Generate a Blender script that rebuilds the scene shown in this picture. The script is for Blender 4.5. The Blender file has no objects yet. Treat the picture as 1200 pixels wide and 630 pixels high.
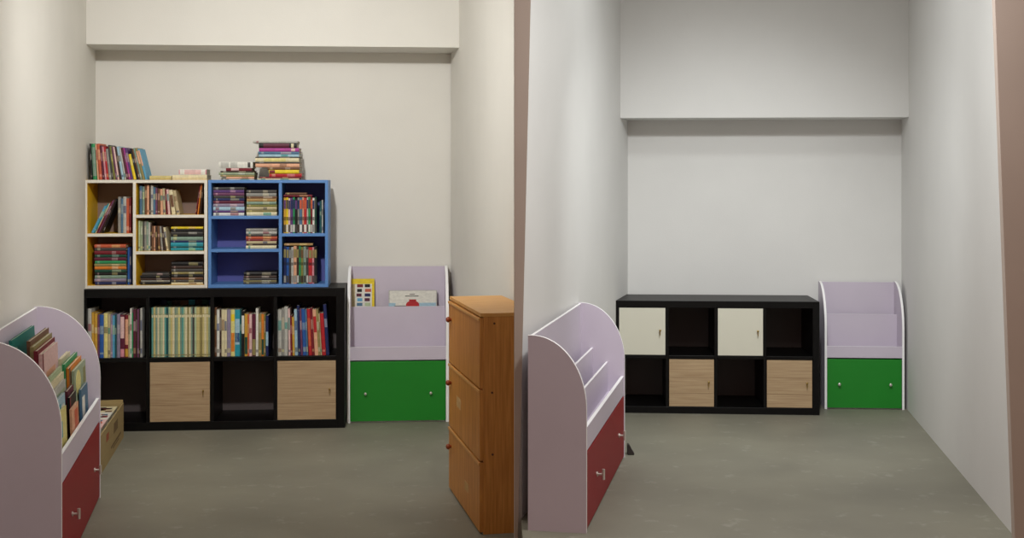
import bpy, math, random
from mathutils import Vector, Matrix
random.seed(7)
S = bpy.context.scene
COL = S.collection
H0 = 1.508            # eye height above the left alcove's floor
F = 1500.0            # focal length in pixels of the 1200 px frame
FLOOR_B = 0.202       # the right alcove's floor is one step higher
CEIL = 3.0

# ------------------------------------------------------------------ helpers
def lin(c):
    c /= 255.0
    return c / 12.92 if c <= 0.04045 else ((c + 0.055) / 1.055) ** 2.4
def hexc(h):
    return tuple(lin(int(h[i:i+2], 16)) for i in (0, 2, 4)) + (1.0,)
_m = {}
def mat(name, h, rough=0.5, var=0.06, scale=20, stretch=(1, 1, 1), bump=0.0, bscale=200, metal=0.0, spec=0.5, h2=None):
    if name in _m: return _m[name]
    m = bpy.data.materials.new(name); m.use_nodes = True
    nt = m.node_tree; b = nt.nodes['Principled BSDF']
    b.inputs['Roughness'].default_value = rough
    b.inputs['Metallic'].default_value = metal
    b.inputs['Specular IOR Level'].default_value = spec
    tc = nt.nodes.new('ShaderNodeTexCoord'); mp = nt.nodes.new('ShaderNodeMapping')
    mp.inputs['Scale'].default_value = stretch
    nt.links.new(tc.outputs['Object'], mp.inputs['Vector'])
    n = nt.nodes.new('ShaderNodeTexNoise'); n.inputs['Scale'].default_value = scale; n.inputs['Detail'].default_value = 4
    nt.links.new(mp.outputs[0], n.inputs['Vector'])
    mx = nt.nodes.new('ShaderNodeMix'); mx.data_type = 'RGBA'
    c = hexc(h); lo = tuple(x * (1 - var) for x in c[:3]) + (1,); hi = tuple(min(1, x * (1 + var)) for x in c[:3]) + (1,)
    if h2: lo, hi = hexc(h2), c
    r = nt.nodes.new('ShaderNodeValToRGB'); r.color_ramp.elements[0].position = .32; r.color_ramp.elements[1].position = .68
    nt.links.new(n.outputs['Fac'], r.inputs['Fac']); nt.links.new(r.outputs['Color'], mx.inputs['Factor'])
    mx.inputs['A'].default_value = lo; mx.inputs['B'].default_value = hi
    nt.links.new(mx.outputs['Result'], b.inputs['Base Color'])
    if bump:
        n2 = nt.nodes.new('ShaderNodeTexNoise'); n2.inputs['Scale'].default_value = bscale
        nt.links.new(tc.outputs['Object'], n2.inputs['Vector'])
        bp = nt.nodes.new('ShaderNodeBump'); bp.inputs['Strength'].default_value = bump; bp.inputs['Distance'].default_value = .002
        nt.links.new(n2.outputs['Fac'], bp.inputs['Height']); nt.links.new(bp.outputs[0], b.inputs['Normal'])
    _m[name] = m
    return m

class MB:
    def __init__(s): s.v = []; s.f = []; s.mi = []; s.sm = []
    def add(s, vs, fs, m=0, X=None, smooth=False):
        o = len(s.v)
        s.v += [tuple(X @ Vector(p)) if X else tuple(p) for p in vs]
        for k, f in enumerate(fs):
            s.f.append([i + o for i in f]); s.mi.append(m[k] if isinstance(m, (list, tuple)) else m); s.sm.append(smooth)
        return s
    # faces of a box, in order: bottom, top, front(-y), back(+y), left(-x), right(+x)
    def box(s, x0, x1, y0, y1, z0, z1, m=0, X=None):
        v = [(x0,y0,z0),(x1,y0,z0),(x1,y1,z0),(x0,y1,z0),(x0,y0,z1),(x1,y0,z1),(x1,y1,z1),(x0,y1,z1)]
        f = [(0,3,2,1),(4,5,6,7),(0,1,5,4),(2,3,7,6),(3,0,4,7),(1,2,6,5)]
        return s.add(v, f, m, X)
    def prism(s, poly, a, b, axis='z', m=0, rim=None, smooth=False):
        """poly: list of 2-D points, extruded from a to b along an axis; rim = material of the side faces"""
        def P(p, t): return {'z': (p[0], p[1], t), 'x': (t, p[0], p[1]), 'y': (p[0], t, p[1])}[axis]
        n = len(poly)
        area = sum(poly[i][0]*poly[(i+1)%n][1] - poly[(i+1)%n][0]*poly[i][1] for i in range(n))
        if area < 0: poly = poly[::-1]
        v = [P(p, a) for p in poly] + [P(p, b) for p in poly]
        fs = [tuple(range(n))[::-1], tuple(range(n, 2*n))] + [(i, (i+1) % n, n + (i+1) % n, n + i) for i in range(n)]
        if axis == 'y': fs = [f[::-1] for f in fs]
        rim = m if rim is None else rim
        return s.add(v, fs, [m, m] + [rim]*n)
    def cyl(s, p0, p1, r0, r1=None, n=14, m=0, caps=True):
        r1 = r0 if r1 is None else r1
        p0 = Vector(p0); p1 = Vector(p1); d = (p1-p0).normalized()
        u = d.orthogonal().normalized(); w = d.cross(u)
        v = []
        for p, r in ((p0, r0), (p1, r1)):
            v += [p + (u*math.cos(2*math.pi*i/n) + w*math.sin(2*math.pi*i/n))*r for i in range(n)]
        s.add(v, [(i, (i+1) % n, n+(i+1) % n, n+i) for i in range(n)], m, smooth=True)
        if caps: s.add(v, [tuple(range(n))[::-1], tuple(range(n, 2*n))], m)
        return s
    def ball(s, c, r, sc=(1,1,1), n=14, m=0):
        v = []; fs = []
        k = n // 2
        for j in range(k+1):
            a = math.pi * j / k
            for i in range(n):
                t = 2*math.pi*i/n
                v.append((c[0]+r*sc[0]*math.sin(a)*math.cos(t), c[1]+r*sc[1]*math.sin(a)*math.sin(t), c[2]+r*sc[2]*math.cos(a)))
        for j in range(k):
            for i in range(n):
                fs.append((j*n+i, (j+1)*n+i, (j+1)*n+(i+1) % n, j*n+(i+1) % n))
        return s.add(v, fs, m, smooth=True)
    def build(s, name, mats, parent=None, bevel=0.0, M=None):
        me = bpy.data.meshes.new(name); me.from_pydata(s.v, [], s.f)
        if not isinstance(mats, (list, tuple)): mats = [mats]
        for m in mats: me.materials.append(m)
        for p, i, q in zip(me.polygons, s.mi, s.sm): p.material_index = i; p.use_smooth = q
        me.update()
        o = bpy.data.objects.new(name, me); COL.objects.link(o)
        if parent: o.parent = parent
        if M is not None: o.matrix_world = M
        if bevel:
            b = o.modifiers.new('bevel', 'BEVEL'); b.width = bevel; b.segments = 2; b.limit_method = 'ANGLE'
        return o
def tag(o, label, cat, group=None):
    o['label'] = label; o['category'] = cat
    if group: o['group'] = group
    return o
def empty(name, M, label, cat, group=None):
    o = bpy.data.objects.new(name, None); COL.objects.link(o); o.matrix_world = M
    o.empty_display_size = .1
    return tag(o, label, cat, group)
def struct(name, mb, m, bevel=0):
    o = mb.build(name, m, bevel=bevel); o['kind'] = 'structure'; return o

class Frame:
    """A vertical plane the furniture of one alcove is lined up on."""
    def __init__(s, px, D, deg):
        s.X = (px-600)/F*D; s.D = D; s.a = math.radians(deg); s.c = math.cos(s.a); s.s = math.sin(s.a)
    def t(s, px, b=0.0):      # distance along the plane where sight line px meets it, b metres behind
        k = (px-600)/F
        return (k*(s.D+s.s*0+b*s.c) - s.X + b*s.s) / (s.c - k*s.s)
    def pt(s, t, b=0.0): return (s.X + t*s.c - b*s.s, s.D + t*s.s + b*s.c)
    def mtx(s, t, b, z):
        x, y = s.pt(t, b); return Matrix.Translation((x, y, z)) @ Matrix.Rotation(s.a, 4, 'Z')
FA = Frame(250, 7.84, 5.0)
FB = Frame(840, 7.26, -4.0)
KA = 7.84/F; KB = 7.26/F

# ------------------------------------------------------------------ materials
wallA = mat('wall_paint_warm', 'dedbd3', .85, .02, 2.5, bump=.25, bscale=160)
wallB = mat('wall_paint_cool', 'dcdbd8', .85, .02, 2.5, bump=.25, bscale=160)
edgeM = mat('wall_end_paint', 'b5a59a', .8, .03, 3, bump=.2)
ceilM = mat('ceiling_paint', 'd8d6d0', .9, .02, 2)
def floor_mat():
    m = mat('screeded_floor', '827f70', .55, .07, 2.2, bump=.15, bscale=60, h2='767366')
    nt = m.node_tree; b = nt.nodes['Principled BSDF']
    src = b.inputs['Base Color'].links[0].from_socket
    tc = [n for n in nt.nodes if n.type == 'TEX_COORD'][0]
    n = nt.nodes.new('ShaderNodeTexNoise'); n.inputs['Scale'].default_value = 9; n.inputs['Detail'].default_value = 6; n.inputs['Roughness'].default_value = .7
    nt.links.new(tc.outputs['Object'], n.inputs['Vector'])
    r = nt.nodes.new('ShaderNodeValToRGB'); r.color_ramp.elements[0].position = .58; r.color_ramp.elements[1].position = .74
    r.color_ramp.elements[1].color = (.35, .35, .35, 1)
    nt.links.new(n.outputs['Fac'], r.inputs['Fac'])
    mx = nt.nodes.new('ShaderNodeMix'); mx.data_type = 'RGBA'
    nt.links.new(r.outputs['Color'], mx.inputs['Factor']); nt.links.new(src, mx.inputs['A']); mx.inputs['B'].default_value = hexc('b5b3a8')
    nt.links.new(mx.outputs['Result'], b.inputs['Base Color'])
    return m
floorM = floor_mat()
black = mat('black_brown_foil', '060505', .42, .15, 8, (1, 1, 12), spec=.22)
shadeback = mat('shaded_back_sheet', '5a5150', .6, .05, 4)  # dark tone stands in for the shaded wall seen through open cubbies
lilac = mat('lilac_laminate', 'c9bfcd', .5, .02, 4)
white = mat('white_edge_band', 'f6f5f5', .45, .01, 5)
yellow = mat('yellow_laminate', 'e6b41c', .5, .03, 4)
cubew = mat('cream_edge', 'ded9cc', .5, .02, 5)
brownback = mat('brown_back_board', '8f776b', .7, .05, 5)
blue = mat('blue_laminate', '5382bd', .45, .03, 4)
navy = mat('navy_back_board', '565aa0', .6, .05, 4)
green = mat('green_laminate', '14811f', .45, .03, 6)
redM = mat('red_laminate', '8c161f', .5, .03, 6, spec=.25)
chrome = mat('brushed_steel', 'd8d4cc', .3, .02, 30, metal=.6)
brass = mat('brass', 'a58a50', .35, .02, 30, metal=.8)
whitedoor = mat('white_door', 'cfccbc', .5, .01, 6)
oak = mat('light_oak', 'b39a78', .55, 0, 5, (1.0, 1, 30), h2='9c8060')
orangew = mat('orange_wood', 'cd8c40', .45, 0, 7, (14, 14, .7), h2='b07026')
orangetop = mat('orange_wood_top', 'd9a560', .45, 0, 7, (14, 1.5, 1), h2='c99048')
knobw = mat('reddish_wood', '8a3c18', .4, .05, 20)
card = mat('cardboard', '9c875a', .85, .05, 12, (1, 1, 3))
pages = mat('paper_edges', 'b5ad98', .9, .08, 60, (1, 1, 20))
inkM = mat('black_ink', '25221f', .7, .05, 20)
darkrub = mat('dark_rubber', '2a2320', .7, .1, 20)

# ------------------------------------------------------------------ shell
def line(p, q):
    return lambda D: p[0] + (q[0]-p[0])*(D-p[1])/(q[1]-p[1])
WBA = .47; WBB = .46          # back wall behind the furniture plane
cl = FA.pt(FA.t(112, WBA), WBA); cr = FA.pt(FA.t(528, WBA), WBA)
cL = FB.pt(FB.t(738, WBB), WBB); cR = FB.pt(FB.t(1046, WBB), WBB)
AL = line((-2.31, 6.10), cl)
AR = line((.148, 5.56), cr)
BL = line((.318, 6.162), (cL[0]-.012, cL[1]))
BR = line((1.857, 4.72), (2.294, 7.45))
def floor_obj():
    mb = MB(); mb.box(-4.5, 4.5, -1.5, 9.6, -.12, 0)
    return struct('floor', mb, floorM)
floor_obj()
mb = MB(); mb.prism([(.046, 4.3), (BL(5.0)-.002, 5.0), (BL(9.2), 9.2), (BR(9.2)+.3, 9.2), (BR(4.3)+.3, 4.3)], .0, FLOOR_B)
struct('floor_right', mb, floorM)
mb = MB(); mb.prism([(AL(3.4), 3.4), (AL(9.1), 9.1), (AL(9.1)-1.4, 9.1), (AL(9.1)-1.4, 3.4)], 0, CEIL)
struct('wall_left', mb, wallA)
def wedge_back(fr, tl, tr, b, name, m):
    p = [fr.pt(tl, b), fr.pt(tr, b), fr.pt(tr, b+.15), fr.pt(tl, b+.15)]
    mb = MB(); mb.prism(p, 0, CEIL); return struct(name, mb, m)
wedge_back(FA, FA.t(112, WBA)-.15, FA.t(528, WBA)+.12, WBA, 'wall_back', wallA)
wedge_back(FB, FB.t(738, WBB)-.12, FB.t(1046, WBB)+.15, WBB, 'wall_back_right', wallB)
# the partition between the alcoves: one wedge of masonry, a painted side in each alcove
mb = MB()
Dn = 5.0
poly = [(AR(8.42), 8.42), (AR(5.56), 5.56), (BL(Dn)-.030, Dn), (BL(Dn), Dn), (BL(7.9), 7.9), (BL(7.9), 8.42)]
mb.prism(poly, 0, CEIL)
w = struct('wall_middle', mb, [wallA, wallB])
for p in w.data.polygons:
    p.material_index = 1 if p.normal.x > .3 else 0
mb = MB(); mb.prism([(BR(4.70), 4.70), (BR(9.0), 9.0), (BR(9.0)+.6, 9.0), (BR(4.70)+.9, 4.70)], 0, CEIL)
struct('wall_right', mb, wallB)
# end faces of the partitions, a little wider at the head than at the floor
def trim(name, D, xl_top, xl_bot, xr_top, xr_bot):
    zt = H0 + 215*D/F
    e = lambda a, b, z: b + (a-b)*z/zt
    mb = MB(); mb.prism([(xl_bot, 0), (xr_bot, 0), (e(xr_top, xr_bot, CEIL), CEIL), (e(xl_top, xl_bot, CEIL), CEIL)], D-.03, D, 'y')
    return struct(name, mb, edgeM)
px2x = lambda px, D: (px-600)/F*D
trim('trim_1', 5.0, px2x(603, 4.97), px2x(603, 4.97), px2x(622, 4.97), px2x(606, 4.97))
trim('trim_2', 4.70, px2x(1166, 4.67), px2x(1192, 4.67), 2.8, 2.8)
mb = MB()
mb.box(-4.5, 4.5, 3.4, 9.3, CEIL, CEIL+.1); struct('ceiling', mb, ceilM)
def beam(fr, tl, tr, b0, b1, z, name, m):
    p = [fr.pt(tl, b0), fr.pt(tr, b0), fr.pt(tr, b1), fr.pt(tl, b1)]
    mb = MB(); mb.prism(p, z, CEIL); return struct(name, mb, m)
beam(FA, FA.t(100, .09)-.1, FA.t(541, .09)+.1, .09, WBA, 2.364, 'trim_3', wallA)
beam(FB, FB.t(736, .17)-.1, FB.t(1050, .17)+.1, .17, WBB, 1.890, 'trim_4', wallB)

# ------------------------------------------------------------------ cube shelving
def board(name, root, x0, x1, y0, y1, z0, z1, body, edge=None, bev=.0012):
    mb = MB(); mb.box(x0, x1, y0, y1, z0, z1, [0, 0, 1, 0, 0, 0])
    return mb.build(name, [body, edge or body], root, bevel=bev)
def door(root, x0, x1, z0, z1, y, m, hx, hz, hm, planks=False):
    mb = MB(); mb.box(x0, x1, y-.002, y+.016, z0, z1)
    if planks:      # shallow grooves between the veneer planks
        for q in (.28, .62):
            zz = z0 + (z1-z0)*q
            mb.box(x0+.002, x1-.002, y-.0026, y-.0018, zz, zz+.0016, 1)
    d = mb.build('door', [m, mat('oak_joint', '7d6142', .6)], root, bevel=.001)
    h = MB()
    h.cyl((hx, y-.016, hz+.007), (hx, y-.001, hz+.007), .0035, n=10)
    h.ball((hx, y-.019, hz+.007), .0065, (1, .8, 1), 12)
    h.box(hx-.0025, hx+.0025, y-.020, y-.016, hz-.020, hz+.008)
    h.build('handle', hm, d)
    for zz in (z0+.03, z1-.03):
        g = MB(); g.cyl((x0+.006, y+.017, zz-.012), (x0+.006, y+.017, zz+.012), .004, n=8); g.build('hinge', chrome, d)
    return d

def kallax(fr, pxl, pxr, depth, H, k, y0, base, doors, divs, label, offset=0.0):
    """four by two cube unit; k metres per pixel, y0 pixel row of its foot"""
    tl = fr.t(pxl, offset); tr = fr.t(pxr, offset); tc = (tl+tr)/2
    root = empty('cube_shelf', fr.mtx(tc, offset, base), label, 'shelf unit')
    L = lambda px: fr.t(px, offset) - tc
    x0, x1 = tl-tc, tr-tc
    th = .026*H/.85*1.9; Z = lambda y: (y0-y)*k
    pt = .052*H/.865
    board('side_panel', root, x0, x0+pt, 0, depth, 0, H, black); board('side_panel', root, x1-pt, x1, 0, depth, 0, H, black)
    board('bottom_panel', root, x0+pt, x1-pt, 0, depth, 0, pt, black)
    board('top_panel', root, x0+pt, x1-pt, 0, depth, H-pt, H, black)
    zm = H/2 + .0; tt = .018*H/.865
    for dx in divs:
        board('divider', root, L(dx)-tt*.6, L(dx)+tt*.6, .004, depth, pt, H-pt, black)
    edges = [x0+pt] + [L(d) for d in divs] + [x1-pt]
    for i in range(4):
        a = edges[i] + (tt*.6 if i else 0); b = edges[i+1] - (tt*.6 if i < 3 else 0)
        board('shelf', root, a, b, .004, depth, zm-tt*.7, zm+tt*.7, black)
    board('back_panel', root, x0+pt, x1-pt, depth-.006, depth-.001, pt, H-pt, shadeback, bev=0)  # sheet added across the open back, the wall's shade put into its colour
    for (c, r, m) in doors:
        a = edges[c] + (tt*.6 if c else 0); b = edges[c+1] - (tt*.6 if c < 3 else 0)
        z0 = pt if r == 0 else zm+tt*.7; z1 = zm-tt*.7 if r == 0 else H-pt
        a += .003; b -= .003; z0 += .003; z1 -= .003
        door(root, a, b, z0, z1, .002, m, b-.03*H/.865-.008, (z0+z1)/2, brass, planks=(m is oak))
    return root, tc, edges, pt, zm+tt*.7

HA = .865
rootA, tcA, edgA, ptA, zsA = kallax(FA, 91, 404, .40, HA, KA, 503.5, 0, [(1, 0, oak), (3, 0, oak)], (173, 248.5, 322.5),
    'long black eight cubby shelf packed with books, its doors pale oak')
HB = .640
rootB, tcB, edgB, ptB, zsB = kallax(FB, 717, 960.5, .42, HB, KB, 485, FLOOR_B,
    [(0, 1, whitedoor), (1, 0, oak), (2, 1, whitedoor), (3, 0, oak)], (782, 839, 896.5),
    'empty black eight cubby shelf with two white doors and two oak doors')

# white-and-yellow and blue five compartment cubes standing on the black shelf
CB = .06        # set back from the shelf's front edge
ZC = lambda y: HA + (332-y)/122.0*.666
def five_cube(pxl, pxr, pxd, ly, ry, body, edge, back, label, depth=.28, flip=False):
    tl = FA.t(pxl, CB); tr = FA.t(pxr, CB); tc = (tl+tr)/2
    root = empty('compartment_shelf', FA.mtx(tc, CB, HA), label, 'bookcase')
    L = lambda px: FA.t(px, CB)-tc
    x0, x1 = tl-tc, tr-tc; Hc = .666; th = .019
    z = lambda y: (332-y)/122.0*.666
    board('side_panel', root, x0, x0+th, 0, depth, 0, Hc, body, edge); board('side_panel', root, x1-th, x1, 0, depth, 0, Hc, body, edge)
    board('top_panel', root, x0+th, x1-th, 0, depth, Hc-th, Hc, body, edge)
    board('bottom_panel', root, x0+th, x1-th, 0, depth, 0, th, body, edge)
    xd = L(pxd)
    board('divider', root, xd-th/2, xd+th/2, 0, depth, th, Hc-th, body, edge)
    for y in ly: board('shelf', root, x0+th, xd-th/2, 0, depth, z(y)-th/2, z(y)+th/2, body, edge)
    for y in ry: board('shelf', root, xd+th/2, x1-th, 0, depth, z(y)-th/2, z(y)+th/2, body, edge)
    board('back_panel', root, x0+th, x1-th, depth-.006, depth-.001, th, Hc-th, back, bev=0)
    return root
five_cube(98.5, 243, 157.5, (272,), (251, 292), yellow, cubew, brownback, 'yellow five compartment bookcase with white front edges on the black shelf')
five_cube(243.8, 384.5, 328.5, (252.5, 290), (272.5,), blue, blue, navy, 'blue five compartment bookcase on the black shelf')

# ------------------------------------------------------------------ curved display units
def display_unit(M, W, H, dp, arc, lip0, lip1, tiers, doorm, label, hstyle, hpos, hz, th=.018):
    root = empty('display_bookcase', M, label, 'display bookcase')
    a = dp*.94; z1 = H-arc
    prof = [(0, 0)] + [(a*(1-math.cos(p)), z1+arc*math.sin(p)) for p in [math.pi/2*i/22 for i in range(23)]] + [(dp, H), (dp, 0)]
    for x0 in (0, W-th):
        mb = MB(); mb.prism(prof, x0, x0+th, 'x', 0, 1); mb.build('side_panel', [lilac, white], root)
    mb = MB(); mb.box(th, W-th, dp-.014, dp-.002, .0, H-.004, [0, 1, 0, 0, 0, 0]); mb.build('back_panel', [lilac, white], root)
    mb = MB(); mb.box(th, W-th, .012, dp-.014, lip0, lip0+.014); mb.build('bottom_shelf', lilac, root)
    mb = MB(); mb.box(th, W-th, .004, .018, lip0, lip1, [0, 1, 0, 0, 0, 0]); mb.build('front_lip', [lilac, white], root)
    mb = MB(); mb.box(th, W-th, .02, .032, 0, .010*H/.9); mb.build('plinth', white, root)
    for (fy, hz1) in tiers:
        y = dp*fy
        mb = MB(); mb.box(th, W-th, y, y+.010, lip0+.014, hz1, [0, 1, 0, 0, 0, 0]); mb.build('tier_panel', [lilac, white], root)
    mb = MB(); mb.box(th+.002, W-th-.002, .003, .019, .009*H/.9, lip0-.008)
    d = mb.build('door', doorm, root, bevel=.001)
    for q in hpos:
        x = th + (W-2*th)*q
        h = MB()
        if hstyle == 'tee':
            h.cyl((x, .003, hz), (x, -.024, hz), .0045, n=12)
            h.cyl((x, -.024, hz-.021), (x, -.024, hz+.021), .0065, n=12)
            h.cyl((x, .003, hz), (x, -.002, hz), .010, n=14)
        else:
            h.cyl((x, .003, hz), (x, -.010, hz), .004, n=12); h.ball((x, -.014, hz), .009, (1, .7, 1.1), 14)
        h.build('handle', chrome, d)
    return root
def along(p_near, p_far):      # local x runs from near to far, the front faces right
    d = Vector((p_far[0]-p_near[0], p_far[1]-p_near[1])); return d.length, math.atan2(d.y, d.x)
RA0 = (-1.693, 4.81); RA1 = (-1.98, 6.16)
WRA, aRA = along(RA0, RA1)
M_RA = Matrix.Translation((RA0[0], RA0[1], 0)) @ Matrix.Rotation(aRA, 4, 'Z')
display_unit(M_RA, WRA, .924, .30, .346, .371, .48, ((.36, .60), (.68, .67)), redM,
    'red-doored lilac display bookcase holding face-out picture books, beside the cardboard box', 'tee', (.23, .83), .185)
RB0 = (.278, 4.78); RB1 = (.540, 6.12)
WRB, aRB = along(RB0, RB1)
M_RB = Matrix.Translation((RB0[0], RB0[1], FLOOR_B)) @ Matrix.Rotation(aRB, 4, 'Z')
display_unit(M_RB, WRB, .735, .222, .275, .300, .388, ((.36, .455), (.68, .52)), redM,
    'empty red-doored lilac display bookcase in the right alcove', 'tee', (.23, .83), .150)
def green_unit(fr, pl, pr, b, base, H, dp, arc, label):
    tl = fr.t(pl, b); tr = fr.t(pr, b); W = tr-tl
    return fr.mtx(tl, b, base), W
bGA = .15
M_GA, W_GA = green_unit(FA, 406.8, 526, bGA, 0, 0, 0, 0, '')
HGA = .972
display_unit(M_GA, W_GA, HGA, .30, .36, HGA*.405, HGA*.49, ((.62, HGA*.735),), green,
    'green-doored lilac display bookcase with two books face-out on top', 'knob', (.16, .84), HGA*.19)
bGB = .21
M_GB, W_GB = green_unit(FB, 966.5, 1060, bGB, FLOOR_B, 0, 0, 0, '')
HGB = .725
display_unit(M_GB, W_GB, HGB, .225, .27, HGB*.41, HGB*.50, ((.62, HGB*.74),), green,
    'empty green-doored lilac display bookcase beside black shelf with white doors', 'knob', (.16, .84), HGB*.20, th=.013)

# ------------------------------------------------------------------ orange wooden cabinet
def cabinet():
    far = Vector((-.308, 6.33)); near = Vector((-.1345, 5.50))
    d = (near-far); W = d.length; a = math.atan2(d.y, d.x)
    M = Matrix.Translation((far.x, far.y, 0)) @ Matrix.Rotation(a, 4, 'Z')
    root = empty('wooden_cabinet', M, 'orange brown wooden cabinet with three stacked doors against the right-hand wall', 'cabinet')
    H = .951; dp = .262; t = .016
    def b(name, *q, m=orangew):
        mb = MB(); mb.box(*q); return mb.build(name, m, root, bevel=.001)
    b('side_panel', 0, t, .012, dp, 0, H-t); sp = b('side_panel', W-t, W, .012, dp, 0, H-t)
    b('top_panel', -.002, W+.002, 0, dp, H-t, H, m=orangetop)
    b('bottom_panel', t, W-t, .02, dp, .02, .036); b('back_panel', t, W-t, dp-.008, dp-.002, .036, H-t)
    zs = [.006, (H-t)*.335, (H-t)*.668, H-t-.002]
    for i in range(3):
        z0, z1 = zs[i]+.004, zs[i+1]-.004
        if i: b('shelf', t, W-t, .016, dp-.008, zs[i]-.008, zs[i]+.008)
        mb = MB(); mb.box(.002, W-.002, -.004, .012, z0, z1)
        # raised beading along the top of each door
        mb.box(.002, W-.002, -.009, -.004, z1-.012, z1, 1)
        if i < 2: mb.box(W*.28, W*.42, -.0048, -.0039, (z0+z1)/2-.02, (z0+z1)/2+.03, 2) if i == 1 else mb.box(W*.55, W*.66, -.0048, -.0039, z0+.10, z0+.14, 2)
        dr = mb.build('door', [orangew, orangetop, mat('worn_patch', 'c09a63', .7)], root, bevel=.0008)
        k = MB(); zz = z1-.085
        k.cyl((.075, -.004, zz), (.075, -.014, zz), .007, .009, 12); k.ball((.075, -.020, zz), .014, (1, .8, 1), 16)
        k.build('knob', knobw, dr)
    for (y, z) in ((.06, H-.045), (.05, H*.64), (.052, H*.36)):
        mb = MB(); mb.cyl((W-.0005, y, z), (W+.0015, y, z), .005, n=10)
        mb.build('screw_cap', mat('screw_cap', '4a2408', .6), sp)
cabinet()

# ------------------------------------------------------------------ books
CN = {
 'dark green': '1f4a3a', 'green': '2f8a56', 'teal': '1c7468', 'orange-red': 'c05a3c', 'red': 'b0262c', 'dark red': '74202a', 'maroon': '5a2034',
 'pink': 'd08a94', 'pale pink': 'd8b4b0', 'magenta': 'a8418c', 'purple': '5c3a72', 'lilac-grey': '8a8096', 'plum': '6c3f5c', 'grey': '8b8a84',
 'dark grey': '45423f', 'light grey': 'b4b3ab', 'white': 'd8d6cc', 'cream': 'd6cba6', 'beige': 'b7a883', 'tan': 'a5824f', 'brown': '6b4a33',
 'dark brown': '3c2a22', 'black': '1a1818', 'navy': '222b58', 'blue': '2b579c', 'sky blue': '5aa0c4', 'turquoise': '2a8fa0', 'steel blue': '4d6f8a',
 'pale blue': '9dbccb', 'yellow': 'e0c52a', 'mustard': 'c4983a', 'pale yellow': 'd9cd84', 'orange': 'cf7a2c', 'peach': 'd9a383', 'olive': '7c7b3f',
 'pale green': 'a9b994', 'grey green': '7d9484', 'blue green': '5f9a90', 'sage': '95a285', 'straw': 'c3b57a', 'khaki': '8d8252', 'dark teal': '1b4f52',
}
def bmat(c): return mat('cover ' + c, CN[c], .5, .10, 40, (1, 1, 2), spec=.3)
ORD = ['first','second','third','fourth','fifth','sixth','seventh','eighth','ninth','tenth','eleventh','twelfth','thirteenth','fourteenth','fifteenth',
 'sixteenth','seventeenth','eighteenth','nineteenth','twentieth','twenty-first','twenty-second','twenty-third','twenty-fourth','twenty-fifth',
 'twenty-sixth','twenty-seventh','twenty-eighth','twenty-ninth','thirtieth','thirty-first','thirty-second','thirty-third','thirty-fourth','thirty-fifth']
def book_mesh(t, h, d, cover, bands, name='book'):
    """upright book: x thickness, z height, y depth, spine towards -y; lower spine corner at the origin"""
    mb = MB(); c = min(.0022, t*.16)
    n = 5; r = min(t*.22, .004)        # softly rounded spine
    poly = [(t*i/n, -r*math.sin(math.pi*i/n)*.9) for i in range(n+1)]
    out = [(x, y) for x, y in poly] + [(t, d), (t-c, d), (t-c, c*1.5), (c, c*1.5), (c, d), (0, d)]
    v = []; m = len(out)
    mb.prism(out, 0, h, 'z', 0)
    mb.box(c, t-c, c*1.5, d-.004, .0025, h-.0025, 1)
    mats = [bmat(cover), pages]
    for (z0, z1, bc) in bands:
        mats.append(band_mat(cover, bc[1:]) if bc[0] == '~' else bmat(bc)); k = len(mats)-1
        o2 = [(t*(.08+.84*i/n), -r*math.sin(math.pi*(.08+.84*i/n))*.9-.0007) for i in range(n+1)]
        o2 += [(t*.92, .001), (t*.08, .001)]
        mb.prism(o2, h*z0, h*z1, 'z', k)
    return mb, mats
def band_mat(cover, alt):
    n = f'print {alt} on {cover}'
    if n in _m: return _m[n]
    a, b = CN[cover], CN[alt]; q = .5
    h = ''.join('%02x' % int(int(a[i:i+2], 16)*(1-q)+int(b[i:i+2], 16)*q) for i in (0, 2, 4))
    return mat(n, h, .5, .15, 90, spec=.3)
def mk_book(M, t, h, d, cover, bands, label, group):
    mb, mats = book_mesh(t, h, d, cover, bands)
    o = mb.build('book', mats, M=M); tag(o, label, 'book', group); return o
def rnd_bands(i, cover):
    return [(z0, z1, '~'+c) for z0, z1, c in _rb(cover)]
def _rb(cover):
    light = ['white', 'cream', 'light grey', 'pale yellow', 'pale pink']
    q = random.random(); b = []
    dark = cover in ('white', 'cream', 'beige', 'light grey', 'pale yellow', 'straw', 'pale green', 'peach', 'pale pink', 'pale blue')
    alt = ['dark red', 'navy', 'dark grey', 'brown', 'teal'] if dark else light
    if q < .8: b.append((.55, .55+random.uniform(.12, .3), random.choice(alt)))
    if q > .35: b.append((.08, .08+random.uniform(.04, .12), random.choice(alt)))
    return b
def fit_t(items, total):
    s = sum(x[1] for x in items); return [x[1]/s*total for x in items]
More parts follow.
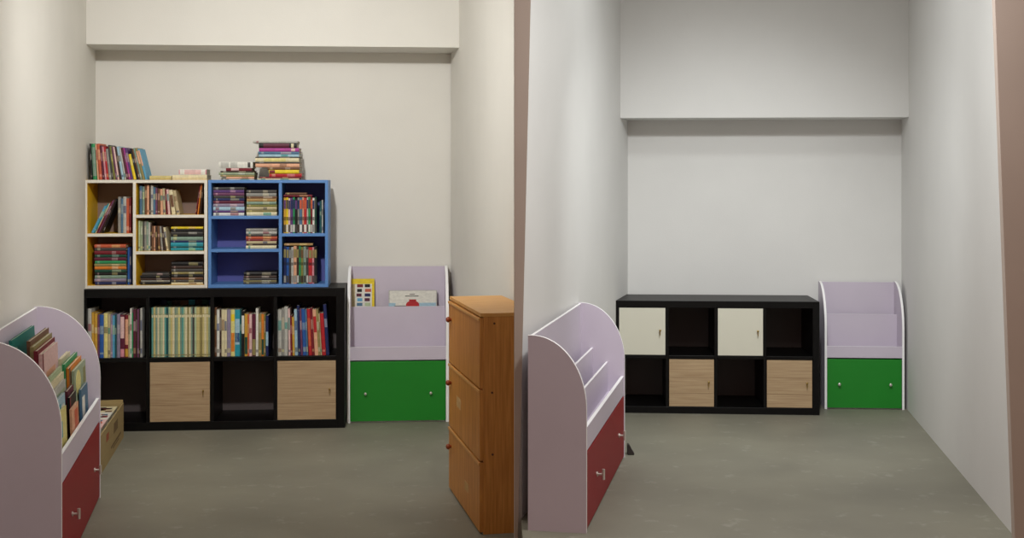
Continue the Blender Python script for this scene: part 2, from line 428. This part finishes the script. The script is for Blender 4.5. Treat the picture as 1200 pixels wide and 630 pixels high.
def row(fr, b, x0, x1, z, items, hpx, k, depth, place, group, lean=None, adj='', bands=True):
    """upright books from pixel x0 to x1 (at setback b), items = (colour, weight, height fraction[, bands])"""
    t0 = fr.t(x0, b); t1 = fr.t(x1, b)
    if lean is None: lean = [0]*len(items)
    elif not isinstance(lean, (list, tuple)): lean = [lean]*len(items)
    ws = [x[1] for x in items]; total = t1-t0
    hs = [x[2]*hpx*k for x in items]
    def span(sc):
        x = 0; 
        for i in range(len(items)):
            w = ws[i]*sc; a = math.radians(lean[i])
            if i and abs(lean[i]-lean[i-1]) > .01:
                x += (min(hs[i], hs[i-1]))*abs(math.tan(math.radians(lean[i]-lean[i-1])))*1.02
            x += w/math.cos(a)
        return x
    lo, hi = 0.0001, .1
    for _ in range(50):
        md = (lo+hi)/2
        if span(md) > total: hi = md
        else: lo = md
    sc = lo; x = t0
    for i, it in enumerate(items):
        w = ws[i]*sc; a = math.radians(lean[i])      # + = top towards the left
        if i and abs(lean[i]-lean[i-1]) > .01:
            x += (min(hs[i], hs[i-1]))*abs(math.tan(math.radians(lean[i]-lean[i-1])))*1.02
        th = w - .0006
        bb = it[3] if len(it) > 3 else (rnd_bands(i, it[0]) if bands else [])
        jit = random.uniform(0, .010)
        if a >= 0:
            M = fr.mtx(x, b+jit, z) @ Matrix.Rotation(-a, 4, 'Y')
        else:
            M = fr.mtx(x + w/math.cos(a), b+jit, z) @ Matrix.Rotation(-a, 4, 'Y') @ Matrix.Translation((-th, 0, 0))
        how = 'leaning' if abs(lean[i]) > 4 else 'upright'
        pos = 'leftmost' if i == 0 else ('rightmost' if i == len(items)-1 else ORD[i]+' from left')
        mk_book(M, th, hs[i], depth, it[0], bb, ' '.join(f'{it[0]} {adj or how} book, {pos} {place}'.split()), group)
        x += w/math.cos(a)
def stack(fr, b, x0, x1, z0, z1, items, place, group, depth=.16, jitter=.004, bands=True):
    """flat books from z0 up to z1; items listed from the top: (colour, weight[, dx0, dx1 px])"""
    s = sum(x[1] for x in items); z = z1; n = len(items)
    for i, it in enumerate(items):
        th = it[1]/s*(z1-z0); z -= th
        a = it[2] if len(it) > 2 else 0; c = it[3] if len(it) > 3 else 0
        ta = fr.t(x0+a, b) + random.uniform(0, jitter); tb = fr.t(x1+c, b) - random.uniform(0, jitter)
        L = tb-ta
        # lying book: its height runs along x, thickness up
        M = fr.mtx(ta, b+random.uniform(0, .008), z+.0001) @ Matrix(((0,0,1,0),(0,1,0,0),(-1,0,0,th-.0006),(0,0,0,1)))
        bb = rnd_bands(i, it[0]) if bands else []
        if len(it) > 4: bb = it[4]
        pos = 'top' if i == 0 else ('bottom' if i == n-1 else ORD[i]+' from top')
        mk_book(M, th-.0006, L, depth, it[0], bb, f'{it[0]} flat book, {pos} of {place}', group)

# --- black shelf, upper row
bz = zsA + .0003
P1 = 'first cubby of the black shelf'
row(FA, .03, 102.8, 166.5, bz, [('light grey',1.3,.97),('mustard',.8,.90),('mustard',1.1,.88),('plum',.8,.85),('blue',1.4,.85),('pale yellow',1.4,.88),
 ('beige',.9,.86),('lilac-grey',.7,.85),('sky blue',.8,.83),('dark teal',.6,.84),('lilac-grey',1.2,.86),('maroon',1.5,.85,[(.45,.95,'pale pink'),(.02,.2,'pink')]),
 ('dark red',1.3,.84,[(.3,.9,'peach'),(.02,.2,'mustard')]),('beige',.5,.84),('white',.6,.97),('green',.5,.88),('maroon',.9,.95),('dark brown',.5,.93),('plum',.6,.95),('dark brown',.4,.93),('light grey',.7,.97)],
 59, KA, .20, 'in leftmost upper black cubby', 'books in the leftmost upper cubby')
ser = ['blue green','straw','grey green','cream','sage','pale green','cream','blue green','dark teal','pale green','straw','cream','grey green','sage','pale yellow',
 'grey green','blue green','pale green','cream','khaki','cream','grey green','dark grey','pale green','straw','straw','khaki','straw','cream','straw','sage']
row(FA, .03, 177.2, 246.3, bz, [(c, random.uniform(.8, 1.15), .98+.006*(i % 2), [(.80,.85,'cream'),(.86,.87,'khaki'),(.03,.05,'khaki')]) for i, c in enumerate(ser)],
 59, KA, .17, 'in second upper black cubby', 'matching thin books in the second upper cubby', adj='series')
row(FA, .225, 188, 252, bz, [('navy',1.2,1.08),('dark teal',1,1.06),('dark brown',1.6,1.07),('brown',1.6,1.07),('turquoise',1.2,1.08),('dark brown',1.4,1.07),('dark green',1.3,1.08),('navy',1.2,1.07)],
 59, KA, .14, 'in the row behind the series books', 'taller books behind the matching series')
row(FA, .03, 251.5, 314.5, bz, [('brown',.8,.97),('white',1.1,.93),('dark brown',.7,.93),('cream',1.2,.93),('cream',1.0,.93),('lilac-grey',1.4,.93),('pale yellow',1.6,.93,[(.1,.5,'orange'),(.75,.9,'yellow')]),
 ('turquoise',2.0,.93,[(.25,.8,'pale blue'),(.3,.5,'blue')]),('dark teal',.6,.92),('black',1.2,.90,[(.5,.9,'white')]),('mustard',1.2,.84,[(.05,.45,'dark green')]),('orange-red',.6,.83),('pale pink',1.1,.83),('maroon',1.5,.84,[(.02,.4,'khaki')]),
 ('white',1.0,.95),('khaki',1.2,.84),('orange',1.0,.84,[(.03,.4,'dark green')]),('olive',.6,.84),('navy',1.1,.80,[(.25,.6,'pale blue')])],
 59, KA, .19, 'in third upper black cubby', 'books in the third upper cubby')
row(FA, .03, 325.5, 386, bz, [('light grey',1.5,.92),('grey',1.1,.95),('light grey',1.4,.98),('pale pink',.8,.94),('dark red',.7,.80),('mustard',.9,.77),('pale blue',1.2,.92),('navy',.9,1.0),('plum',.8,.93),
 ('blue',1.4,.93),('steel blue',.7,.92),('red',1.3,.93,[(.2,.8,'orange-red')]),('dark red',1.0,.95),('peach',1.4,.92,[(.5,.85,'red')]),('khaki',.9,.92),('beige',.5,.84),('red',1.5,.84),('navy',1.3,1.02)],
 59, KA, .20, 'in rightmost upper black cubby', 'books in the rightmost upper cubby', lean=[0,0,0,.8,.8,1.2,1.2,1.8,2,2.2,2.2,2.6,2.8,3,3,3.2,3.4,3.6])

# --- white and yellow bookcase
KC = .666/122
C1 = "in upper left yellow compartment"
cz = lambda y: HA + (332-y)*KC + .0097
row(FA, CB+.06, 106, 121, cz(272), [('sky blue',1.3,.70),('turquoise',.9,.76),('cream',.5,.77),('dark red',.7,.82),('plum',.9,.84),('dark brown',.8,.86),('black',.8,.86)],
 48, KC, .15, C1, 'leaning books in the upper left yellow compartment', lean=[-26,-26,-25,-25,-24,-23,-22])
row(FA, CB+.05, 138.2, 153.2, cz(272), [('grey',1.2,.84),('steel blue',1.0,.80),('light grey',1.4,.84),('orange-red',1.1,.80),('dark red',.7,.82)],
 49, KC, .16, 'of the standing books '+C1, 'upright books in the upper left yellow compartment')
stack(FA, CB+.03, 110.5, 148, HA+.0197, cz(279)-.03+.0, [('orange-red',1),('dark grey',.9),('dark red',1.1),('dark green',.9),('maroon',1),('green',.9),('khaki',.8),('orange',.9),('dark green',.9),('black',.9),('grey green',1),('lilac-grey',.9),('navy',1)],
 "lower left yellow compartment pile", 'flat pile in the lower left yellow compartment')
row(FA, CB+.03, 149.3, 153.6, HA+.0197, [('blue',1.2,1.0),('navy',.9,.97)], 42, KC, .16, "beside the pile in the yellow bookcase", 'upright blue books beside the pile')
C3 = "upper right yellow compartment"
row(FA, CB+.04, 163.5, 211, cz(251), [('steel blue',1,.90),('grey green',.9,.88),('brown',1,.95),('peach',.8,.93),('dark brown',.6,.96),('light grey',1,.92),('steel blue',.9,.86),('plum',.7,.84),('brown',1,.82),('peach',1,.80),('beige',.9,.82),('dark red',.6,.80),('pale pink',.8,.79),('cream',1.5,.77,[(.3,.8,'brown')]),('beige',1.3,.76)],
 36, KC, .15, 'in '+C3, 'books in the upper right yellow compartment', lean=[0]*9+[1,2,3,4,8,10])
row(FA, CB+.04, 228.5, 235, cz(251), [('dark red',.8,.93),('orange',1.0,.92),('dark brown',.9,.93)], 37, KC, .15, 'at right end of '+C3, 'books leaning on the right side of the yellow bookcase', lean=[-9,-7,-5])
C4 = "middle right yellow compartment"
row(FA, CB+.04, 162, 197.5, cz(292), [('pale green',.8,.98),('sage',.8,.96),('dark grey',.6,.95),('grey',.8,.96),('grey green',.8,.96),('light grey',.7,.92),('dark brown',.6,.90),('brown',.8,.80),('peach',.5,.80),('dark brown',.7,.80),('brown',.9,.80),('grey',.7,.79),('dark brown',.6,.78),('cream',.8,.76)],
 35, KC, .15, 'in '+C4, 'thin books in the middle right yellow compartment', lean=[0,0,0,0,0,0,0,0,0,1,2,4,6,8])
stack(FA, CB+.03, 200, 238, cz(292), cz(292)+.148, [('yellow',.7),('black',1.0),('dark grey',.9),('black',.8),('grey green',1.3),('navy',.6),('turquoise',1.4),('dark teal',.5),('turquoise',1.0)],
 "pile in "+C4, 'flat pile in the middle right yellow compartment')
C5 = "lower right yellow compartment"
stack(FA, CB+.03, 164, 199, HA+.0197, HA+.0197+.072, [('dark grey',.9,2,-1),('black',.9),('dark brown',.8),('grey',.6,1,0),('black',1.0)], "left pile in "+C5, 'low left pile in the lower right yellow compartment')
stack(FA, CB+.03, 200.5, 238, HA+.0197, HA+.0197+.139, [('black',1.1),('dark brown',.9),('dark grey',.9),('khaki',.7),('black',.9),('brown',.7),('dark grey',.8),('cream',.6)], "right pile in "+C5, 'right pile in the lower right yellow compartment')

# --- blue bookcase
D1 = "upper left blue compartment"
stack(FA, CB+.03, 249.7, 286.5, cz(252.5), cz(252.5)+.178, [('dark grey',1),('purple',.9),('plum',1),('dark grey',.9),('navy',.8),('maroon',1.0),('lilac-grey',1.1),('pale blue',1.2),('purple',.7),('white',1.1)],
 "left pile in "+D1, 'left pile in the upper left blue compartment')
stack(FA, CB+.03, 288.5, 324.6, cz(252.5), cz(252.5)+.160, [('dark grey',1),('grey',1.1),('brown',.7),('tan',1),('grey green',.9),('olive',.8),('beige',1.0),('khaki',.7),('cream',1.2)],
 "right pile in "+D1, 'right pile in the upper left blue compartment')
stack(FA, CB+.03, 288, 324.6, cz(290), cz(290)+.125, [('grey',1),('light grey',.9),('dark grey',.7),('orange-red',1),('dark red',.7),('beige',.9),('dark brown',.6),('cream',1.1)],
 "the pile in the middle left blue compartment", 'pile in the middle left blue compartment')
stack(FA, CB+.03, 285, 324.6, HA+.0197, HA+.0197+.074, [('black',1.2),('dark brown',.8),('dark grey',.7),('khaki',.6),('dark grey',.7)],
 "the pile in the lower left blue compartment", 'pile in the lower left blue compartment')
E1 = "upper right blue compartment"
mg = [('mustard',1),('yellow',.9),('pale pink',.8),('purple',1),('green',.8),('black',1),('grey',.8),('steel blue',1.1),('peach',.7),('red',1.1),('light grey',.6),('green',.9),('dark red',.8),('white',.8),('dark green',.8)]
row(FA, CB+.03, 332.2, 371, cz(272.5), [(c, w_, .93+.03*random.random(), [(.68,.93,random.choice(['orange-red','dark grey','purple','navy'])),(.36,.46,'~black'),(.03,.24,random.choice(['white','light grey','grey','dark grey','dark brown','dark grey']))]) for c, w_ in mg],
 43, KC, .13, 'in '+E1, 'small paperbacks in the upper right blue compartment')
row(FA, CB+.03, 374.5, 378.6, cz(272.5), [('dark teal',1,.85),('light grey',.7,.88)], 43, KC, .13, 'against the right side in '+E1, 'two books at the right end of the upper blue compartment')
stack(FA, CB+.03, 332, 366, cz(272.5)+43*.965*KC, cz(272.5)+43*.965*KC+.026, [('brown',1,2,-6),('dark red',1)], "small books lying over the upper right blue row", 'books laid over the upper right blue row', depth=.12)
mg2 = [('navy',1),('blue',.9),('dark grey',.8),('light grey',.8),('peach',1.1),('dark brown',.8),('green',.7),('olive',.8),('grey green',1),('dark grey',.8),('red',1.3),('pink',.7),('black',1)]
row(FA, CB+.03, 332.2, 371.5, HA+.0197, [(c, w_, .88+.04*random.random(), [(.7,.92,random.choice(['grey','dark grey','khaki','brown'])),(.5,.58,'~black'),(.03,.22,random.choice(['light grey','dark grey','grey','dark brown']))]) for c, w_ in mg2],
 47, KC, .13, 'in lower right blue compartment', 'small paperbacks in the lower right blue compartment')
stack(FA, CB+.03, 333, 367, HA+.0197+47*.925*KC, HA+.0197+47*.925*KC+.014, [('tan',1)], "small books over the lower right blue row", 'book laid over the lower right blue row', depth=.12)

# --- on top of the bookcases
ZT = HA + .666 + .0004
TOPL = 'on top of the yellow bookcase'
tops = [('black',.7,1.0),('green',1.6,1.0,[(.1,.9,'grey green')]),('peach',.6,.99),('orange-red',1.3,1.0),('maroon',.8,.95),('pink',.8,.92),('red',.8,.93),('grey',1.0,.86),('dark grey',.6,.97),('olive',.8,.93),('plum',.7,.92),('pale pink',.7,.92),('dark brown',.8,.93),('pale blue',1.0,.93),('light grey',.7,.90),
 ('maroon',.9,.90),('magenta',.8,.90),('purple',.9,.90),('yellow',1.2,.72),('black',.7,.88),('brown',.6,.88),('grey green',.8,.90),('khaki',1.0,.90,[(.5,.9,'peach')]),('sky blue',.8,.88,[(.45,.95,'peach')])]
row(FA, CB+.04, 106.5, 172.5, ZT, tops, 42.5, KA, .18, TOPL, 'row of leaning books on the yellow bookcase', lean=[2,3]+[3.8+.5*i for i in range(22)])
stack(FA, CB+.03, 175, 201, ZT, ZT+.026, [('straw',1)], "", 'x', bands=False)
o = [q for q in bpy.data.objects if q.get('group') == 'x'][-1]; tag(o, 'short beige book lying alone on the yellow bookcase beside leaning books', 'book', 'books lying on the yellow bookcase')
stack(FA, CB+.02, 201.5, 243, ZT, ZT+.030, [('cream',1)], "", 'x', bands=False, depth=.2)
o = [q for q in bpy.data.objects if q.get('group') == 'x'][-1]; tag(o, 'wide cream book lying under the pink-edged book on the yellow bookcase', 'book', 'books lying on the yellow bookcase')
stack(FA, CB+.05, 209, 242, ZT+.0302, ZT+.0302+.036, [('white',1,0,0,[(.0,.03,'pink'),(.96,1,'pink'),(.2,.8,'pale pink')])], "", 'x', depth=.17)
o = [q for q in bpy.data.objects if q.get('group') == 'x'][-1]; tag(o, 'white book with pink edges lying on a wide cream book', 'book', 'books lying on the yellow bookcase')
TB = 'left pile on top of the blue bookcase'
stack(FA, CB+.03, 256, 297.5, ZT, ZT+.112, [('white',2.6,0,-1,[(.06,.30,'light grey'),(.34,.55,'light grey'),(.85,.93,'dark grey')]),('dark red',1.2,8,-2,[(.2,.5,'pale pink')]),('dark brown',.7,2,0),('sage',1.0,0,1),('khaki',.8,2,1),('peach',.9,9,1),('white',.4,5,1)], TB, 'left pile on the blue bookcase', depth=.2)
TR = 'right pile on top of the blue bookcase'
stack(FA, CB+.03, 299, 354, ZT, ZT+.243, [('light grey',.8,-3,-5),('black',1.8,4,-6,[(.12,.8,'maroon'),(.85,.92,'cream')]),('magenta',1.3,4,-3,[(.8,.9,'pale pink')]),('steel blue',1.0,3,-3),('pale blue',.9,4,-3),('dark grey',.4,0,-2),('cream',1.4,0,-3,[(.2,.7,'pale yellow')]),
 ('dark grey',.6,0,-3),('peach',1.3,0,-3),('brown',1.0,14,-3),('yellow',1.3,16,-3,[(.02,.2,'dark red')]),('red',1.2,16,0),('dark red',.6,5,-1),('cream',.5,2,-3)], TR, 'right pile on the blue bookcase', depth=.2)

# ------------------------------------------------------------------ face-out books
def face_book(M, w, h, t, cover, deco, label, group, name='picture_book'):
    """front cover towards -y, spine at x=0, standing on z=0; thing > cover, page_block"""
    root = empty(name, M, label, 'book', group)
    mb = MB(); c = .002
    mb.box(0, w, 0, c, 0, h, 0); mb.box(0, w, t-c, t, 0, h, 0); mb.box(0, c, c, t-c, 0, h, 0)
    mats = [bmat(cover) if cover in CN else cover]
    for kk, (x0, x1, z0, z1, bc) in enumerate(deco):
        m = bmat(bc) if isinstance(bc, str) else bc
        if m not in mats: mats.append(m)
        mb.box(x0*w, x1*w, -.0004-.0001*kk, .0004, z0*h, z1*h, mats.index(m))
    mb.build('cover', mats, root)
    p = MB(); p.box(c, w-.003, c, t-c, .003, h-.003); p.build('page_block', pages, root)
    return root
# green-doored unit in the left alcove: compartment behind the tier panel
th_t = .62*.30
zsh = HGA*.405+.014
def onG(px, dz=0.0, y=.20, tilt=-6):
    t = FA.t(px, bGA+y)
    return FA.mtx(t, bGA+y, zsh+.001) @ Matrix.Translation((0, 0, dz)) @ Matrix.Rotation(math.radians(tilt), 4, 'X')
g_h = lambda ytop: (495-ytop)*8.2/F - zsh
w1 = FA.t(438.5, bGA+.22)-FA.t(409.5, bGA+.22)
cols = ['dark red','navy','pink','black','steel blue','sky blue','orange-red','pale green','maroon','olive']
deco = [(.0,.22,.0,.93,'beige'),(.22,.90,.0,.93,'white')]
for r in range(7):
    for c_ in range(2):
        x = .27+c_*.33+random.uniform(0, .04); zz = .935-r*.062
        deco.append((x, x+random.uniform(.16, .25), zz-.05, zz-.008, cols[(r*2+c_*3+r*r) % len(cols)]))
hb1 = .60
face_book(onG(409.5), w1, (1.508-(327-215)*8.25/F)-zsh, .012, 'yellow', deco, 'yellow bordered activity book with small coloured blocks on its cover', 'books in the green-doored bookcase', 'activity_book')
w2 = FA.t(512, bGA+.22)-FA.t(455.5, bGA+.22)
h2_ = (1.508-(341-215)*8.25/F)-zsh
pic = face_book(onG(455.5), w2, h2_, .014, 'light grey', [(.02,.98,.70,.99,'white'),(.0,.14,.745,.80,'pale blue'),(.62,.98,.745,.80,'pale blue'),(.43,.54,.933,.943,'dark grey'),(.34,.62,.902,.914,'dark grey'),(.12,.36,.745,.757,'dark grey')],
    'wide pale picture book with red shape on its cover', 'books in the green-doored bookcase')
mb = MB(); pts = [(w2*.355 + w2*.28*(.5-.5*math.cos(math.pi*i/16)), h2_*.735+h2_*.10*math.sin(math.pi*i/16)**.6) for i in range(17)]
mb.prism(pts, -.0014, .0002, 'y', 0); mb.box(w2*.42, w2*.57, -.0014, .0002, h2_*.82, h2_*.855)
mb.build('cover_picture', bmat('red'), pic)

# red-doored unit in the left alcove: books standing face-out along the tiers
zs_ = .371+.0145
def onR(x, y, z=zs_, tilt=-5, yaw=0):
    return M_RA @ Matrix.Translation((x, y, z)) @ Matrix.Rotation(math.radians(yaw), 4, 'Z') @ Matrix.Rotation(math.radians(tilt), 4, 'X')
GR = 'picture books in the red-doored bookcase of the left alcove'
face_book(onR(.46, .226, tilt=-3), .58, .485, .012, 'teal', [(.06,.2,.80,.92,'grey green'),(.35,.8,.66,.80,'grey green'),(.3,.5,.58,.64,'grey green')], 'large teal book standing against the back of the red-doored bookcase', GR)
for i, (c, x, y, w_, h_, l) in enumerate([('brown',.50,.174,.52,.475,'brown book, hindmost of the three behind the pink book'), ('khaki',.47,.157,.52,.455,'khaki book between brown and dark red books'),
        ('dark red',.45,.140,.50,.440,'dark red book standing behind the pink covered book')]):
    face_book(onR(x, y, tilt=-1.5), w_, h_, .015, c, [], l + ' in red-doored bookcase', GR)
face_book(onR(.46, .122, tilt=-1.5), .44, .425, .016, 'pale pink', [(.0,.06,.0,1,'dark red'),(.2,.8,.6,.8,'peach')], 'pale pink covered book in front of the dark red one', GR)
for i, (c, x, y, h_, l) in enumerate([('pale green',.42,.088,.335,'pale green booklet'), ('cream',.38,.076,.315,'cream booklet'), ('light grey',.34,.064,.290,'light grey booklet')]):
    face_book(onR(x, y, tilt=-2), .36, h_, .009, c, [(.1,.9,.72,.9,'sage'),(.1,.6,.5,.6,'grey')], l + ' in the middle of the red-doored bookcase', GR)
face_book(onR(1.02, .124, tilt=-1.5), .30, .33, .014, 'cream', [(.1,.9,.6,.9,'grey')], 'cream book in the middle slot behind the green book', GR)
face_book(onR(.98, .036, tilt=-2), .24, .195, .010, 'steel blue', [(.1,.5,.2,.8,'white')], 'low blue and white book in front of the yellow circle book', GR)
face_book(onR(.84, .084, tilt=-2), .44, .330, .012, 'green', [(.1,.5,.6,.9,'dark green')], 'green book standing behind orange edged book in red-doored bookcase', GR)
face_book(onR(.86, .069, tilt=-2), .44, .310, .012, 'orange', [(.0,.1,.0,1,'brown')], 'orange edged book just behind the yellow circle book', GR)
yc = face_book(onR(.90, .053, tilt=-2), .42, .292, .012, 'sage', [(.55,.97,.15,.6,'green'),(.02,.30,.05,.42,'steel blue'),(.30,.48,.28,.50,'white'),(.75,.95,.65,.9,'olive')], 'green picture book with a big yellow circle near the far end', GR)
mb = MB(); cx_, cz_, r_ = .13, .222, .055
mb.prism([(cx_+r_*1.5*math.cos(2*math.pi*i/24), cz_+r_*math.sin(2*math.pi*i/24)) for i in range(24)], -.0016, .0002, 'y', 0)
mb.build('cover_circle', bmat('pale yellow'), yc)
face_book(onR(.62, .048, tilt=-2), .20, .245, .012, 'maroon', [(.1,.9,.5,.8,'plum')], 'narrow maroon book beside the yellow circle book', GR)
face_book(onR(.58, .034, tilt=-2), .20, .225, .010, 'black', [(.0,.15,0,1,'dark red')], 'black book with dark red edge in front slot of red-doored bookcase', GR)
face_book(onR(.52, .021, tilt=-2), .22, .185, .009, 'peach', [(.4,.9,.5,.9,'orange-red')], 'short peach book in front slot of red-doored bookcase', GR)
face_book(onR(.28, .048, tilt=-2), .26, .255, .010, 'pale blue', [(.1,.5,.55,.9,'turquoise'),(.55,.9,.6,.85,'white'),(0,1,.0,.4,'pale yellow')], 'pale blue and yellow magazine near the lilac end panel', GR)
face_book(onR(.22, .034, tilt=-2), .24, .215, .008, 'pale yellow', [(.1,.5,.5,.8,'turquoise')], 'pale yellow magazine at the near end of the front slot', GR)

# ------------------------------------------------------------------ cardboard box with booklets
def carton():
    near = Vector((-2.115, 6.55)); far = Vector((-2.312, 7.62))
    d = far-near; W = d.length; a = math.atan2(d.y, d.x)
    M = Matrix.Translation((near.x, near.y, 0)) @ Matrix.Rotation(a, 4, 'Z')
    root = empty('cardboard_box', M, 'open brown cardboard box full of booklets on floor before the black shelf', 'box')
    dp = .24; h = .205; t = .006
    mb = MB(); mb.box(0, W, 0, t, 0, h); mb.box(0, W, dp-t, dp, 0, h); mb.box(0, t, t, dp-t, 0, h); mb.box(W-t, W, t, dp-t, 0, h+.0); mb.box(t, W-t, t, dp-t, 0, t)
    mb.build('carton', card, root)
    mb = MB(); mb.box(W-.004, W, .004, dp-.004, h, h+.018); mb.build('flap', card, root)
    mb = MB(); mb.box(.02, W-.02, dp-t, dp-.001, h, h+.010); mb.build('flap', card, root)
    pb = mat('print_brown', '6b5534', .8); pr = mat('print_red', '9a4a30', .8)
    for (a_, b_, c_, d_, m_) in ((.30, .40, .125, .165, pr), (.62, .80, .11, .165, pb), (.50, .95, .05, .062, pb), (.58, .85, .035, .043, pb)):
        mb = MB(); mb.box(a_, b_, -.0008, .0002, c_, d_); mb.build('printed_mark', m_, root)
    n = 0
    for i, (x, w_, z, c) in enumerate([(.06, .26, .188, 'white'), (.34, .24, .192, 'pale pink'), (.60, .22, .190, 'white'), (.84, .20, .186, 'cream')]):
        Mx = M @ Matrix.Translation((x, .03, .0065)) 
        o = MB(); mats = [bmat(c), pages]
        o.box(0, w_, 0, .19, z-.008, z, 0); o.box(.002, w_-.002, .002, .188, 0, z-.008, 1)
        for q in range(14):
            cc = random.choice(['brown', 'dark grey', 'orange-red', 'dark red', 'steel blue'])
            mats.append(bmat(cc)); a_ = random.uniform(.01, w_-.06); b_ = random.uniform(.01, .14)
            o.box(a_, a_+random.uniform(.02, .05), b_, b_+random.uniform(.02, .04), z, z+.0008, len(mats)-1)
        p = o.build('booklet_stack', mats, M=Mx)
        pos = ['nearest the red-doored bookcase', 'second from the red-doored bookcase', 'third from the red-doored bookcase', 'nearest the black shelf'][i]
        tag(p, f'{c} covered booklet stack in the cardboard box, {pos}', 'booklets', 'booklet stacks in the cardboard box')
carton()
# small dark lump on the floor at the far foot of the red-doored unit, right alcove
mb = MB(); mb.prism([(0, 0), (.034, 0), (.032, .010), (.024, .022), (.010, .050), (0, .052)], 0, .04, 'y')
tag(mb.build('door_stop', darkrub, M=Matrix.Translation((.556, 6.16, FLOOR_B)), bevel=.004), 'small dark wedge on the floor behind the empty red-doored bookcase', 'door stop')

# ------------------------------------------------------------------ light
def point(loc, e, r, c):
    l = bpy.data.lights.new('lamp', 'POINT'); l.energy = e; l.shadow_soft_size = r; l.color = c
    o = bpy.data.objects.new('ceiling_and_fill_point', l); COL.objects.link(o); o.location = loc; return o
def spot(loc, tgt, e, r, c, size, blend):
    l = bpy.data.lights.new('lamp', 'SPOT'); l.energy = e; l.shadow_soft_size = r; l.color = c; l.spot_size = math.radians(size); l.spot_blend = blend
    o = bpy.data.objects.new('ceiling_spot_light', l); COL.objects.link(o); o.location = loc
    o.rotation_euler = (Vector(tgt)-Vector(loc)).to_track_quat('-Z', 'Y').to_euler(); return o
def disk(loc, tgt, e, size, c):
    l = bpy.data.lights.new('lamp', 'AREA'); l.shape = 'DISK'; l.size = size; l.energy = e; l.color = c
    o = bpy.data.objects.new('ceiling_and_fill_disk', l); COL.objects.link(o); o.location = loc
    o.rotation_euler = (Vector(tgt)-Vector(loc)).to_track_quat('-Z', 'Y').to_euler(); return o
WA = (1.0, .99, .965); WB = (.97, 1.0, 1.0)
spot((-1.12, 4.95, 2.90), (-1.35, 8.2, 1.0), 235, .06, WA, 104, 1.0)
point((-1.12, 5.25, 2.88), 14, .10, WA)
point((-1.15, 6.2, 2.93), 14, .25, WA)  # added fill without a fixture, evens out the left alcove's walls
disk((1.04, 4.42, 2.80), (1.04, 4.43, 0), 27, .25, WB)
disk((1.12, 6.0, 2.92), (1.12, 6.01, 0), 9, .35, WB)  # added fill for the right alcove's side walls, no fixture there
disk((1.0, 3.7, 2.95), (1.0, 3.71, 0), 12, .35, (1, .9, .82))  # added fill before the alcoves, brightens the right bookcase's near end panel
spot((1.08, 4.80, 2.78), (1.25, 7.6, .28), 165, .05, WB, 74, 1.0)
W = bpy.data.worlds.new('World'); S.world = W; W.use_nodes = True
W.node_tree.nodes['Background'].inputs[0].default_value = (1.0, .66, .52, 1); W.node_tree.nodes['Background'].inputs[1].default_value = .33

# ------------------------------------------------------------------ camera
cd = bpy.data.cameras.new('Camera'); cam = bpy.data.objects.new('Camera', cd); COL.objects.link(cam)
cam.location = (0, 0, H0); cam.rotation_euler = (math.pi/2, 0, 0)
cd.sensor_width = 36; cd.lens = 36*F/1200; cd.shift_y = -100/1200; cd.clip_start = .05
S.camera = cam
S.view_settings.view_transform = 'Standard'; S.view_settings.look = 'None'; S.view_settings.gamma = 1; S.view_settings.exposure = 0
S.view_settings.use_curve_mapping = False
